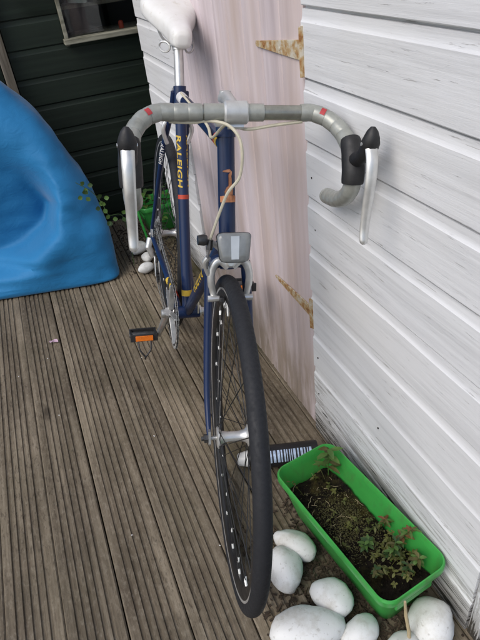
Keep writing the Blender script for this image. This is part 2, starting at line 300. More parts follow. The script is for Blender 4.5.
# door
mb=MB(); mb.box((WX+.034,(YD+YDL)/2,.96),(.012,YDL-YD-.012,1.88)); door=mb.build('door',M['shed_dark'],shed,0); child(door); tag(door,'faded pink vertical plank door with rusty strap hinges')
ND=9; dw=(YDL-YD-.013)/ND
def door_plank(seed):
    rr_=random.Random(seed); h=dw/2-.0008; pr=[(.020,-h),(.0035,-h),(.0004,-h+.0035),(0,-h+.006),(0.0003,0),(0,h-.006),(.0004,h-.0035),(.0035,h),(.020,h)]
    n=len(pr); NS=14; vs=[]
    for k in range(NS+1):
        z=.007+1.9*k/NS; w=rr_.uniform(-1,1)*.0006
        for (d,y) in pr: vs.append((d+w,y,z))
    fs=[(k*n+i,k*n+(i+1)%n,(k+1)*n+(i+1)%n,(k+1)*n+i) for k in range(NS) for i in range(n)]+[tuple(range(n)),tuple(range(NS*n,NS*n+n))]
    m=MB(); m.add(vs,fs); return m.mesh('plank',M['pink'],28)
off=Vector(shed.location)+Vector(door.location)
for k in range(ND):
    inst('plank',door_plank(k),door,Vector((WX+.006+rnd.uniform(-.0012,.0012),YD+.009+dw*(k+.5),rnd.uniform(-.004,.004)))-off)
for hz,tilt in ((1.010,.035),(.409,.0)):
    mb=MB(); x=WX+.0035
    poly=[(0.002,.021),(.05,.016),(.20,-.001),(.222,-.003),(.226,-.009),(.222,-.015),(.05,-.016),(.002,-.016)] if hz>.8 else [(0.002,.017),(.05,.014),(.19,.003),(.215,0),(.219,-.004),(.212,-.008),(.19,-.010),(.05,-.016),(.002,-.018)]
    mb.prism(poly,(x,YD+.004,hz),(0,1,0),(0,0,1),.003)
    mb.prism([(-.003,-.042),(-.012,-.042),(-.012,.046),(-.003,.046)],(x-.005,YD+.004,hz),(0,1,0),(0,0,1),.003)
    mb.tube([(x-.005,YD+.003,hz-.044),(x-.005,YD+.003,hz+.044)],.0036,10)
    for py in (.03,.10,.18): mb.lathe([(0,.004),(-.0012,.003)],(x-.0015,YD+.004+py,hz-.003-py*.02),(1,0,0),10)
    h=mb.build('hinge',M['rust'],door,30,.0006); h.location=-off+Vector((0,0,0))

# ------------------------------------------------------------------ dark green shed
GY=2.85; gs=empty('green_shed',(0,GY,0)); tag(gs,'dark green weatherboard shed with pale framed window at the back','shed')
def gboard(length,seed): 
    me=board_mesh(length,M['green_shed'],seed=seed); return me
gz0=.631-5*.1185; sc=.1185/BH
def gput(x0,x1,z,seed):
    o=inst('plank',gboard(x1-x0,seed),gs,(x1,rnd.uniform(-.001,.001),z),(0,0,R(90))); o.scale=(1,1,sc); return o
for r_ in range(-1,15):
    z=gz0+.1185*r_; gput(-1.75,-.026,z,r_+200)
    if z>.86 and z<1.45: gput(.022,.274,z,r_+230); gput(.80,2.2,z,r_+260)
    else: gput(.022,2.2,z,r_+230)
mb=MB(); mb.box((-.002,-.012,.85),(.040,.045,1.72)); mb.build('corner_post',M['old_wood'],gs,0,.003)
mb=MB(); mb.box((.22,1.3,.85),(3.95,.03,1.7)).box((-1.74,.66,.85),(.03,1.26,1.7)).box((2.19,.66,.85),(.03,1.26,1.7)).box((.22,.70,.02),(3.9,1.2,.03)); mb.build('shell',M['shed_dark'],gs,0)
mb=MB(); mb.box((.22,.66,1.74),(4.05,1.5,.05)); mb.build('roof',M['shed_dark'],gs,0)
win=MB(); win.box((.283,.0,1.155),(.016,.04,.60)).box((.788,.0,1.155),(.022,.04,.60)).box((.523,.0,1.462),(.552,.04,.022)); win=win.build('window',M['sill'],gs,0,.002)
mb=MB(); mb.box((.540,-.016,.874),(.545,.060,.022)); mb.build('sill',M['sill'],win,0,.003)
mb=MB(); mb.box((.535,.006,1.169),(.486,.004,.566)); mb.build('pane',M['glass'],win,0)
mb=MB(); mb.box((.5,.25,.855),(.9,.28,.02)).box((.5,.30,.985),(.9,.16,.015)); mb.build('inner_shelf',M['old_wood'],gs,0)
mb=MB(); mb.lathe([(0,.045),(.09,.062),(.16,.075),(.162,.071),(.09,.057),(.006,.04)],(.400,GY+.25,.996),(0.12,0,1),24); tag(mb.build('plastic_pot',M['bucket_pale']),'pale plastic pot seen through the green shed window','pot')
mb=MB(); mb.lathe([(0,.012),(.02,.013),(.03,.011),(.034,.006)],(.575,GY+.2,.866),(0,0,1),16); tag(mb.build('red_tin',M['decal_red']),'small red tin on the shelf behind the shed window','tin')

# ------------------------------------------------------------------ beanbag
def lerp_tab(tab,z):
    for (a,b),(c,d) in zip(tab,tab[1:]):
        if z<=c: t=(z-a)/(c-a); t=t; return b+(d-b)*t
    return tab[-1][1]
RX=[(0,.185),(.012,.200),(.10,.212),(.20,.212),(.30,.196),(.40,.172),(.50,.135),(.60,.09),(.70,.035),(.80,-.035),(.88,-.12),(.93,-.22),(.945,-.32)]
LX=[(0,-.80),(.03,-.84),(.10,-.87),(.20,-.88),(.40,-.85),(.60,-.77),(.75,-.68),(.88,-.54),(.93,-.44),(.945,-.32)]
FY=[(0,2.185),(.012,2.175),(.10,2.18),(.20,2.185),(.30,2.21),(.40,2.25),(.50,2.30),(.60,2.35),(.70,2.41),(.80,2.47),(.88,2.53),(.93,2.57),(.945,2.60)]
BY=[(0,2.78),(.1,2.81),(.5,2.80),(.75,2.77),(.88,2.71),(.93,2.66),(.945,2.60)]
CREST=[(-1.2,-.05),(-.62,.0),(-.34,.100),(-.16,.175),(-.030,.262),(.018,.36),(.040,.46),(.035,.58),(-.01,.72),(-.09,.88)]
zs=[0,.006,.014,.024]+[.03+.0175*k for k in range(0,50)]+[.90,.915,.925,.935,.942,.945]; NA=176; mb=MB(); vs=[]
for z in zs:
    xr,xl,yf,yb=lerp_tab(RX,z),lerp_tab(LX,z),lerp_tab(FY,z),lerp_tab(BY,z)
    for k in range(NA):
        t=2*math.pi*k/NA; ex=11.0-7.6*min(1,z/.30)**.6 if z<.6 else 3.4-1.4*(z-.6)/.345; e=2/ex; c_,s_=math.cos(t),math.sin(t)
        cx=math.copysign(abs(c_)**e,c_); sy=math.copysign(abs(s_)**e,s_)
        x=(xr+xl)/2+(xr-xl)/2*cx; y=(yf+yb)/2+(yb-yf)/2*sy
        y+= -.16*(x-.19)*(1 if sy<0 else .3)*(-1)*-1 if False else 0
        # front edge runs slightly away to the left
        if sy<0: y+= .28*max(0,.19-x)*(1-z/1.0)*.9
        p=Vector((x,y,z))
        # seat hollow: steps in behind the bolster's crest, then eases back out to the backrest
        if sy<.3 and p.z>.03:
            best=9; sgn=1
            for (ax_,az_),(bx_,bz_) in zip(CREST,CREST[1:]):
                ex_,ez_=bx_-ax_,bz_-az_; tt_=max(0,min(1,((p.x-ax_)*ex_+(p.z-az_)*ez_)/(ex_*ex_+ez_*ez_))); qx,qz=ax_+ex_*tt_,az_+ez_*tt_
                dd_=math.hypot(p.x-qx,p.z-qz)
                if dd_<best: best=dd_; sgn=1 if (ex_*(p.z-az_)-ez_*(p.x-ax_))>0 else -1
            sd=best*sgn; fade=min(1,max(0,(.90-p.z)/.60)); fade=fade*fade*(3-2*fade)
            wd_=.06+.9*max(0,p.z-.36); t_=min(1,max(0,(sd+.012)/wd_)); t_=t_*t_*(3-2*t_)
            p+=Vector((.10,.95,-.22))*(.235*t_*math.exp(-max(0,sd)/.65)*fade)
            p+=Vector((.0,-1,.25))*(.016*math.exp(-((sd+.05)/.06)**2)*fade)
        nn=noise.noise(p*7)*.010+noise.noise(p*17)*.004; p+=Vector((cx,sy,0))*nn*(1 if z>.02 else .3)
        # pucker wrinkles round the crease
        dq=(p-Vector((.015,2.25,.43))).length; p+=Vector((0,-1,.2))*.0075*math.sin(p.z*95+p.x*70+5*noise.noise(p*9))*math.exp(-(dq/.11)**2)
        fo=noise.noise(Vector((p.x*4,p.y*4,p.z*20)))*.5+noise.noise(Vector((p.x*9+3,p.y*9,p.z*34)))*.3; p+=Vector((cx*.5,sy,0))*.010*fo*(1 if .03<z<.6 else .3)
        vs.append(p)
m=len(zs); fs=[(i*NA+k,i*NA+(k+1)%NA,(i+1)*NA+(k+1)%NA,(i+1)*NA+k) for i in range(m-1) for k in range(NA)]
fs+=[tuple(range(NA))[::-1],tuple((m-1)*NA+k for k in range(NA))]
mb.add(vs,fs); bag=mb.build('beanbag_chair',M['bean'],None,80); sb=bag.modifiers.new('s','SUBSURF'); sb.levels=1; sb.render_levels=1
tag(bag,'large bright blue beanbag chair in front of the green shed','beanbag')

# ------------------------------------------------------------------ bicycle
BX,BY_,PSI,LEAN,STEER=.15478,.80414,-.141424,.176875,-.09874
fwd=Vector((math.sin(PSI),-math.cos(PSI),0)); lft=Vector((math.cos(PSI),math.sin(PSI),0)); upw=Vector((0,0,1))
l2=lft*math.cos(LEAN)-upw*math.sin(LEAN); u2=upw*math.cos(LEAN)+lft*math.sin(LEAN)
bike=empty('bicycle'); bike.matrix_world=Matrix(((fwd.x,l2.x,u2.x,BX),(fwd.y,l2.y,u2.y,BY_),(fwd.z,l2.z,u2.z,0.003),(0,0,0,1)))
tag(bike,'dark blue drop-handlebar racing bicycle with white saddle leaning on the shed','bicycle')
HA=R(72.5); SA=R(73); UP=Vector((-math.cos(HA),0,math.sin(HA))); FW=Vector((math.sin(HA),0,math.cos(HA))); LT=Vector((0,1,0))
RW=.342; WB=1.0331; HUB=Vector((0,0,RW)); A0=HUB-.05*FW; LHT=.2284; STEM=.0224; REACH=.0992; BSH=.005
def steer(p): return A0+Matrix.Rotation(STEER,3,UP)@(Vector(p)-A0)
def ax(t,f=0,y=0): return A0+UP*t+FW*f+LT*y
HTT=ax(.39+LHT); HTB=ax(.383); BB=Vector((-WB+.424,0,.272)); SDV=Vector((-math.cos(SA),0,math.sin(SA))); STT=BB+SDV*.6393; RH=Vector((-WB,0,RW))
BL=M['frame_blue']
def part(name,mat,fn,parent=bike,T=None,ang=35,bevel=0):
    m=MB(T); fn(m); return m.build(name,M[mat] if isinstance(mat,str) else mat,parent,ang,bevel)
# frame tubes
ht=part('head_tube','frame_blue',lambda m:(m.tube([HTB-UP*.002,HTT+UP*.002],.0168,20),m.tube([HTB-UP*.004,HTB+UP*.014],.019,20),m.tube([HTT-UP*.014,HTT+UP*.004],.019,20)))
part('headset_cup','silver',lambda m:m.lathe([(0,.0185),(.004,.021),(.010,.021),(.013,.018)],HTT+UP*.004,UP,20),ht)
part('headset_cup','silver',lambda m:m.lathe([(0,.0185),(-.006,.021),(-.012,.020),(-.014,.017)],HTB-UP*.004,UP,20),ht)
TT0=HTT-UP*.03; TT1=STT-SDV*.022
tt=part('top_tube','frame_blue',lambda m:m.tube([TT0,TT1],.0138,16))
DT0=HTB+UP*.035; dt=part('down_tube','frame_blue',lambda m:m.tube([DT0,BB],.0152,16))
st=part('seat_tube','frame_blue',lambda m:(m.tube([BB,STT],.0155,18),m.tube([STT-SDV*.045,STT+SDV*.002],.0175,18)))
part('bottom_bracket','frame_blue',lambda m:m.lathe([(-.036,.0195),(.036,.0195)],BB,LT,20))
part('bearing_cup','silver',lambda m:(m.lathe([(.036,.018),(.041,.018),(.043,.012),(.055,.010)],BB,LT,16)))
for s in (-1,1):
    ss=part('seat_stay','frame_blue',lambda m:m.tube([STT-SDV*.012+LT*.016*s,STT-SDV*.05+Vector((-.02,.020*s,-.01)),STT.lerp(RH,.35)+LT*.036*s,RH+Vector((.02,.060*s,.03))],[.009,.0085,.008,.006],12))
    cs=part('chain_stay','frame_blue',lambda m:m.tube([BB+LT*.024*s,BB.lerp(RH,.3)+LT*.032*s,RH+Vector((.03,.060*s,0))],[.0115,.0105,.007],12))
    part('dropout','dull_alloy',lambda m:m.prism([(.04,-.004),(.04,.006),(.02,.04),(.005,.035),(-.012,.012),(-.014,-.016),(.004,-.016)],RH+LT*.061*s,(1,0,0),(0,0,1),.005))
    if s<0:
        def band(m,a,b,cs0,cs1,rad): m.tube([cs0.lerp(cs1,a),cs0.lerp(cs1,b)],rad,14)
        c0=BB.lerp(RH,.3)+LT*-.032; c1=RH+Vector((.03,-.060,0))
        part('decal','decal_yellow',lambda m:band(m,-.05,.12,c0,c1,.0112),cs); part('decal','decal_red',lambda m:band(m,-.22,-.08,c0,c1,.0114),cs)
        s0=STT.lerp(RH,.35)+LT*-.036; s1=RH+Vector((.02,-.060,.03))
# lettering bent round a tube
def tube_text(word,p0,p1,rad,size,ang0,mat,parent,name='lettering',flip=False,shear=.15,ysc=1.0):
    cu=bpy.data.curves.new('t','FONT'); cu.body=word; cu.size=size; cu.align_x='CENTER'; cu.align_y='CENTER'; cu.resolution_u=3; cu.shear=shear; cu.offset=size*.025; cu.space_character=1.08
    to=bpy.data.objects.new('t',cu); COL.objects.link(to); bpy.context.view_layer.update()
    me=bpy.data.meshes.new_from_object(to.evaluated_get(bpy.context.evaluated_depsgraph_get())); bpy.data.objects.remove(to)
    bm=bmesh.new(); bm.from_mesh(me); bmesh.ops.triangulate(bm,faces=bm.faces)
    for _ in range(3):
        ed=[e for e in bm.edges if abs(e.verts[0].co.y-e.verts[1].co.y)>rad*.28]
        if not ed: break
        bmesh.ops.subdivide_edges(bm,edges=ed,cuts=1); bmesh.ops.triangulate(bm,faces=bm.faces)
    P0=Vector(p0);P1=Vector(p1); D=(P1-P0).normalized(); C=(P0+P1)/2
    e1=LT.copy(); e1=(e1-D*e1.dot(D)).normalized(); e2=D.cross(e1)
    sg=-1 if flip else 1
    for v in bm.verts:
        an=ang0+sg*v.co.y*ysc/rad; v.co=C+D*(v.co.x*sg if False else v.co.x)+(e1*math.cos(an)+e2*math.sin(an))*(rad+.0006)
    bmesh.ops.recalc_face_normals(bm,faces=bm.faces); m2=bpy.data.meshes.new(name); bm.to_mesh(m2); bm.free(); m2.materials.append(M[mat])
    o=bpy.data.objects.new(name,m2); COL.objects.link(o); o.parent=parent; return o
ta=STT-SDV*.105; tb=STT-SDV*.285     # reading downwards
tube_text('RALEIGH',ta,tb,.0155,.034,R(135),'decal_yellow',st,flip=True,ysc=.60)
tube_text('RALEIGH',ta,tb,.0155,.034,R(20),'decal_yellow',st,flip=True,ysc=.60)
part('decal','decal_red',lambda m:m.tube([STT-SDV*.288,STT-SDV*.300],.0159,18),st)
part('decal','decal_yellow',lambda m:m.tube([BB+SDV*.052,BB+SDV*.070],.0159,18),st)
tube_text('RALEIGH',DT0.lerp(BB,.25),DT0.lerp(BB,.72),.0152,.034,R(196),'decal_yellow',dt,flip=True)
tube_text('RALEIGH',DT0.lerp(BB,.25),DT0.lerp(BB,.72),.0152,.034,R(-16),'decal_yellow',dt,flip=True)
for s,nm in ((-1,0),):
    a0=STT.lerp(RH,.35)+LT*-.036; a1=RH+Vector((.02,-.060,.03)); tube_text('RALEIGH',a0.lerp(a1,-.1),a0.lerp(a1,.2),.0088,.018,R(125),'decal_white',bike,'lettering',True)
part('decal','decal_white',lambda m:m.tube([TT1.lerp(TT0,.04),TT1.lerp(TT0,.16)],.0142,16),tt)
part('decal','decal_yellow',lambda m:m.tube([TT0.lerp(TT1,.055),TT0.lerp(TT1,.085)],.0142,16),tt); part('decal','decal_red',lambda m:m.tube([TT0.lerp(TT1,.09),TT0.lerp(TT1,.11)],.0142,16),tt)
# copper head badge (stylised bird above a band)
def badge(m):
    def wrap(poly,th):
        c=[]; 
        for (yy,tt_) in poly:
            an=yy/.0168; c.append(ax(.39+tt_,.0168*math.cos(an)+.0004*math.cos(an),.0172*math.sin(an)))
        n=len(c); out=[p+FW*th for p in c]; m.add(c+out,[tuple(range(n,2*n)),tuple(range(n))[::-1]]+[(i,(i+1)%n,(i+1)%n+n,i+n) for i in range(n)])
    for k in range(6):
        y0=-.018+.006*k; wrap([(y0,.094),(y0+.006,.094),(y0+.006,.108-abs(y0+.003)*.15),(y0,.108-abs(y0)*.15)],.0016)
    wrap([(-.007,.108),(.008,.108),(.009,.118),(.004,.128),(-.004,.122),(-.008,.114)],.003)
    wrap([(.000,.124),(.006,.122),(.006,.138),(.004,.150),(.000,.146)],.0028)
    wrap([(.003,.150),(.006,.144),(.007,.151),(.002,.156),(-.010,.1535),(-.011,.151),(-.002,.150)],.0024)
part('head_badge','copper',badge,ht)
# fork
ST=steer
fork=part('fork','frame_blue',lambda m:(m.tube([ax(.352),ax(.39)],.0165,16),m.tube([ax(.362,.002,-.036),ax(.368,.003,-.02),ax(.370,.003,0),ax(.368,.003,.02),ax(.362,.002,.036)],[.0125,.0145,.016,.0145,.0125],14)),T=ST)
for s in (-1,1):
    pth=spline([ax(.366,0,.036*s),ax(.28,.0,.041*s),ax(.18,.002,.046*s),ax(.09,.014,.050*s),ax(.03,.036,.051*s),ax(.006,.049,.051*s)],5)
    part('fork_blade','frame_blue',lambda m:m.tube(pth,[.0125-.0065*(k/(len(pth)-1))**1.2 for k in range(len(pth))],14,flat=.8),fork,ST)
    part('dropout','dull_alloy',lambda m:m.prism([(-.010,.020),(.010,.020),(.012,-.008),(.006,-.014),(-.006,-.014),(-.012,-.008)],HUB+LT*.051*s,FW,UP,.005),fork,ST)
    part('axle_nut','dark_steel',lambda m:(m.lathe([(0,.0095),(.008,.0095),(.008,.005),(.014,.005)],HUB+LT*(.054)*s,LT*s,6)),fork,ST)
# wheels
def wheel(C,T,name,half,seed):
    def ring(prof,mat,nm,par,n=96,ang=40): return part(nm,mat,lambda m:m.lathe(prof,C,LT,n,True),par,T,ang)
    ty=[(.0155*math.cos(t)*(1.0),.3265+.0155*math.sin(t)) for t in [R(-50+10*k) for k in range(29)]]
    w=empty(name,(0,0,0),parent=bike)
    ring(ty,'tyre_rubber','tyre',w,120)
    ring([(-.0118,.3120),(-.0125,.3165),(-.0118,.3172),(.0118,.3172),(.0125,.3165),(.0118,.3120)],'silver','rim_edge',w,120)
    ring([(-.0118,.3135),(-.0118,.300),(-.0105,.293),(-.006,.2885),(.006,.2885),(.0105,.293),(.0118,.300),(.0118,.3135)],'rim_black','rim',w,120)
    hub=part('hub','silver',lambda m:m.lathe([(-.036,.006),(-.0355,.020),(-.033,.0235),(-.0305,.0235),(-.029,.018),(-.024,.0135),(-.012,.0112),(0,.0108),(.012,.0112),(.024,.0135),(.029,.018),(.0305,.0235),(.033,.0235),(.0355,.020),(.036,.006)],C,LT,28),w,T)
    part('axle','dull_alloy',lambda m:m.tube([C-LT*half,C+LT*half],.0048,10),hub,T)
    sm=MB(T); nm_=MB(T)
    for k in range(36):
        side=1 if k%2 else -1; a=2*math.pi*(k+.5)/36; hk=k//2; lead=1 if hk%2 else -1
        b=a+lead*R(58); p=C+Vector((math.cos(b)*.0215,.032*side,math.sin(b)*.0215)); q=C+Vector((math.cos(a)*.290,.002*side,math.sin(a)*.290))
        sm.tube([p,q],.00105,5,False); d=(p-q).normalized(); nm_.tube([q-d*.002,q+d*.012],[.0030,.0024],7)
    sm.build('spokes',M['spoke'],w); tag(nm_.build('spoke_nipples',M['nipple'],w),kind='stuff')
    part('valve','dull_alloy',lambda m:m.tube([C+Vector((math.cos(2.1),0,math.sin(2.1)))*.289,C+Vector((math.cos(2.1),0,math.sin(2.1)))*.255],[.004,.0025],8),w,T)
    return w
wheel(HUB,ST,'front_wheel',.055,1); wheel(RH,None,'rear_wheel',.07,2)
# freewheel, chainring, chain, derailleur
def gear(m,C,r,teeth,y,th):
    poly=[]
    for k in range(teeth):
        for da,rr2 in ((-.32,r-.004),(-.12,r+.004),(.12,r+.004),(.32,r-.004)):
            t=2*math.pi*(k+da)/teeth; poly.append((math.cos(t)*rr2,math.sin(t)*rr2))
    m.prism(poly,C+LT*y,(1,0,0),(0,0,1),th)
def fw_(m):
    for i,t in enumerate((14,17,20,24,28)): gear(m,RH,t*.00205,t,-.052+.0048*i,.0022)
part('freewheel','dull_alloy',fw_)
def ringm(m):
    n=48
    for r,y in ((.106,-.047),(.084,-.041)):
        t_=int(r*490); poly=[]
        vs=[];fs=[]
        for k in range(t_*4):
            a=2*math.pi*k/(t_*4); ro=r+(.004 if k%4 in(1,2) else -.003); 
            for rr2 in (ro,r-.014):
                for dy in (-.0014,.0014): vs.append(BB+Vector((math.cos(a)*rr2,y+dy,math.sin(a)*rr2)))
        N=t_*4
        for k in range(N):
            j=(k+1)%N; A=k*4;B=j*4; fs+=[(A,B,B+1,A+1),(A+2,A+3,B+3,B+2),(A,A+2,B+2,B),(A+1,B+1,B+3,A+3)]
        m.add(vs,fs)
cr_part=part('chainring','dark_steel',ringm)
def spider(m):
    for k in range(5):
        a=R(235)+2*math.pi*k/5; d=Vector((math.cos(a),0,math.sin(a))); m.bar(BB+LT*-.05+d*.012,BB+LT*-.046+d*.095,.006,.016,LT)
part('spider','dull_alloy',spider,cr_part,None,35,.001)
CA=R(235)
for s,an in ((-1,CA),(1,CA+math.pi)):
    d=Vector((math.cos(an),0,math.sin(an))); y0=.062*s; y1=.076*s
    cm=part('crank_arm','dull_alloy',lambda m:(m.tube([BB+LT*y0-d*.012,BB+LT*y0+d*.015,BB+LT*y1+d*.16,BB+LT*y1+d*.178],[.014,.016,.011,.010],12,flat=.75,upv=LT),m.lathe([(.045*s,.009),(.074*s,.0135),(.080*s,.0125),(.0805*s,.006)],BB,LT,18)))
    PC=BB+d*.17+LT*(.128*s)
    pdl=empty('pedal',(0,0,0),parent=bike)
    tl=Matrix.Rotation(R(-14),3,'Y')
    def pv(x,y,z): return PC+tl@Vector((x,y*s,z))
    part('cage','black_plastic',lambda m:[m.box(pv(x,0,0),(.006,.088,.024),tl) for x in (-.030,.030)]+[m.box(pv(0,y,0),(.062,.007,.018),tl) for y in (-.040,.040)],pdl,None,35,.0015)
    part('spindle','dark_steel',lambda m:m.lathe([(-.052,.006),(-.044,.0085),(.03,.012),(.045,.008)],PC,LT*s,14),pdl)
    for x in (-.036,.036): part('reflector','reflector_orange',lambda m:m.box(pv(x,0,0),(.006,.056,.017),tl),pdl,None,35,.001)
    cl=spline([pv(.034,-.02,-.006),pv(.055,-.018,-.03),pv(.06,0,-.055),pv(.03,0,-.075)],5); cl2=[pv(.034,.02,-.006),pv(.055,.018,-.03),pv(.06,0.001,-.055)]
    part('toe_clip','black_plastic',lambda m:(m.tube(cl,.0028,8),m.tube(spline(cl2,5),.0028,8)),pdl)
def chain(m):
    yc=-.046; r1=.106; r2=.042; d=RH-BB; L=d.length; base=math.atan2(d.z,d.x); off_=math.acos((r1-r2)/L)
    pts=[]
    t1=base-off_; t2=base+off_
    # top run then round freewheel, bottom run via jockey wheels, round chainring
    def cp(C,r,a): return C+Vector((math.cos(a)*r,yc,math.sin(a)*r))
    top0=cp(BB,r1,base-off_); top1=cp(RH,r2,base-off_)
    pts=[top0.lerp(top1,k/30) for k in range(31)]
    for k in range(1,9): pts.append(cp(RH,r2,base-off_+ (math.pi*.95)*k/8))
    J1=RH+Vector((.012,0,-.085)); J2=RH+Vector((.045,0,-.15))
    pts+=[cp(J1,.022,R(-20)),cp(J1,.022,R(-70)),cp(J2,.022,R(150)),cp(J2,.022,R(210)),cp(J2,.022,R(270))]
    bot=cp(BB,r1,R(-95)); last=pts[-1]
    pts+=[last.lerp(bot,k/22) for k in range(1,23)]
    a0=R(-95); a1=base-off_-2*math.pi
    a1=base-off_
    while a1<a0: a1+=2*math.pi
    pts+=[cp(BB,r1,a0+(a1-a0)*k/26) for k in range(1,27)]
    # resample to half links
    out=[];acc=0
    tot=[0]
    for p,q in zip(pts,pts[1:]): tot.append(tot[-1]+(q-p).length)
    i=0; s=0
    while s<tot[-1]:
        while tot[i+1]<s: i+=1
        out.append(pts[i].lerp(pts[i+1],(s-tot[i])/max(1e-6,tot[i+1]-tot[i]))); s+=.0127
    for k in range(len(out)-1):
        a,b=out[k],out[k+1]; e=(b-a)*.12; w=.0062 if k%2 else .0042
        for sd in (-1,1): m.bar(a-e+LT*sd*w*.5,b+e+LT*sd*w*.5,.0011,.008,LT.cross(b-a).normalized())
part('chain','dull_alloy',chain)
J1=RH+Vector((.012,-.046,-.085)); J2=RH+Vector((.045,-.046,-.15))
dr=part('rear_derailleur','silver',lambda m:(m.tube([RH+Vector((0,-.066,-.015)),RH+Vector((.012,-.074,-.045)),J1+LT*-.012],[.011,.012,.010],12),m.bar(J1+LT*-.007,J2+LT*-.007,.022,.003,LT),m.bar(J1+LT*.007,J2+LT*.007,.022,.003,LT)),bevel=.001)
for J in (J1,J2): part('jockey_wheel','black_plastic',lambda m:gear(m,J,.02,11,0,.006),dr)
# seat post, saddle
POST=STT+SDV*.105
part('seat_post','silver',lambda m:(m.tube([STT-SDV*.03,POST],.0132,16),m.tube([POST-SDV*.012,POST+SDV*.014],.017,14)))
part('seat_clamp_bolt','silver',lambda m:m.tube([STT-SDV*.012+Vector((-.022,-.018,0)),STT-SDV*.012+Vector((-.022,.018,0))],.0065,10))
SN=Vector((-.748,0,1.006))
def saddle(m):
    # x from nose (0) back to .272
    prof=[(0,.012,.010,.022),(.006,.023,.020,.042),(.03,.0295,.030,.054),(.07,.033,.039,.060),(.11,.041,.049,.062),(.145,.055,.060,.064),(.18,.070,.072,.066),(.21,.081,.083,.070),(.238,.085,.091,.074),(.262,.079,.094,.074),(.276,.060,.092,.066),(.284,.030,.086,.048)]
    NK=28; vs=[]
    xs=[p[0] for p in prof]
    ref=[]
    for i in range(len(prof)-1):
        for k in range(3):
            t=k/3; ref.append(tuple(prof[i][j]+(prof[i+1][j]-prof[i][j])*t for j in range(4)))
    ref.append(prof[-1])
    for (x,w,zt,dp) in ref:
        for k in range(NK):
            t=2*math.pi*k/NK; c_,s_=math.cos(t),math.sin(t)
            y=w*math.copysign(abs(c_)**.75,c_)
            z=zt-dp*.45+(dp*.45*abs(s_)**.85 if s_>=0 else -dp*.55*abs(s_)**.5)
            vs.append(SN+Vector((-x,y,z)))
    N=len(ref); fs=[(i*NK+k,i*NK+(k+1)%NK,(i+1)*NK+(k+1)%NK,(i+1)*NK+k) for i in range(N-1) for k in range(NK)]+[tuple(range(NK)),tuple((N-1)*NK+k for k in range(NK))]
    m.add(vs,fs)
sad=part('saddle','saddle',saddle,ang=60); sad.modifiers.new('s','SUBSURF').render_levels=1
for s in (-1,1):
    part('saddle_rail','silver',lambda m:m.tube(spline([SN+Vector((-.03,.008*s,-.008)),SN+Vector((-.07,.018*s,-.022)),SN+Vector((-.14,.022*s,-.024)),SN+Vector((-.2,.03*s,-.016)),SN+Vector((-.24,.04*s,.01))],4),.0035,8),sad)
    lp=[SN+Vector((-.10-.012*math.cos(t),(.034)*s+.0*t,-.030))+Vector((0,.013*s*math.cos(t),.013*math.sin(t))) for t in [2*math.pi*k/16 for k in range(16)]]
    part('saddle_loop','silver',lambda m:m.tube(lp,.0028,8,closed=True),sad)
# stem, handlebar
BARC=ax(.39+LHT+STEM,REACH,BSH)
def bp(x,y,z): return BARC+Vector((x,y,z))
stm=part('stem','stem_alloy',lambda m:(m.tube([ax(.39+LHT+.01),ax(.39+LHT+.055),ax(.39+LHT+.068,.003)],[.0112,.0112,.0105],14),m.tube([ax(.39+LHT+.056,-.010),ax(.39+LHT+.054,.02),BARC+UP*.012-FW*.03,BARC],[.0128,.0125,.0118,.0115],14),m.lathe([(-.021,.0165),(-.018,.0195),(.018,.0195),(.021,.0165)],BARC,LT,20)),T=ST)
part('clamp_bolt','silver',lambda m:m.lathe([(-.014,.0055),(.014,.0055)],BARC-UP*.022-FW*.004,LT,8),stm,ST)
side=[(0,.02,0),(0,.06,0),(0,.12,0),(.002,.138,0),(.016,.163,-.007),(.044,.181,-.021),(.078,.187,-.038),(.103,.188,-.055),(.114,.188,-.078),(.107,.188,-.103),(.080,.188,-.126),(.040,.188,-.144),(-.012,.188,-.157)]
bar=part('handlebar','bare_bar',lambda m:m.tube([bp(0,-.13,0),bp(0,0,0),bp(0,.13,0)],.0127,16),T=ST)
part('bar_sleeve','tape',lambda m:m.tube([bp(0,-.055,0),bp(0,.048,0)],.0148,18),bar,ST)
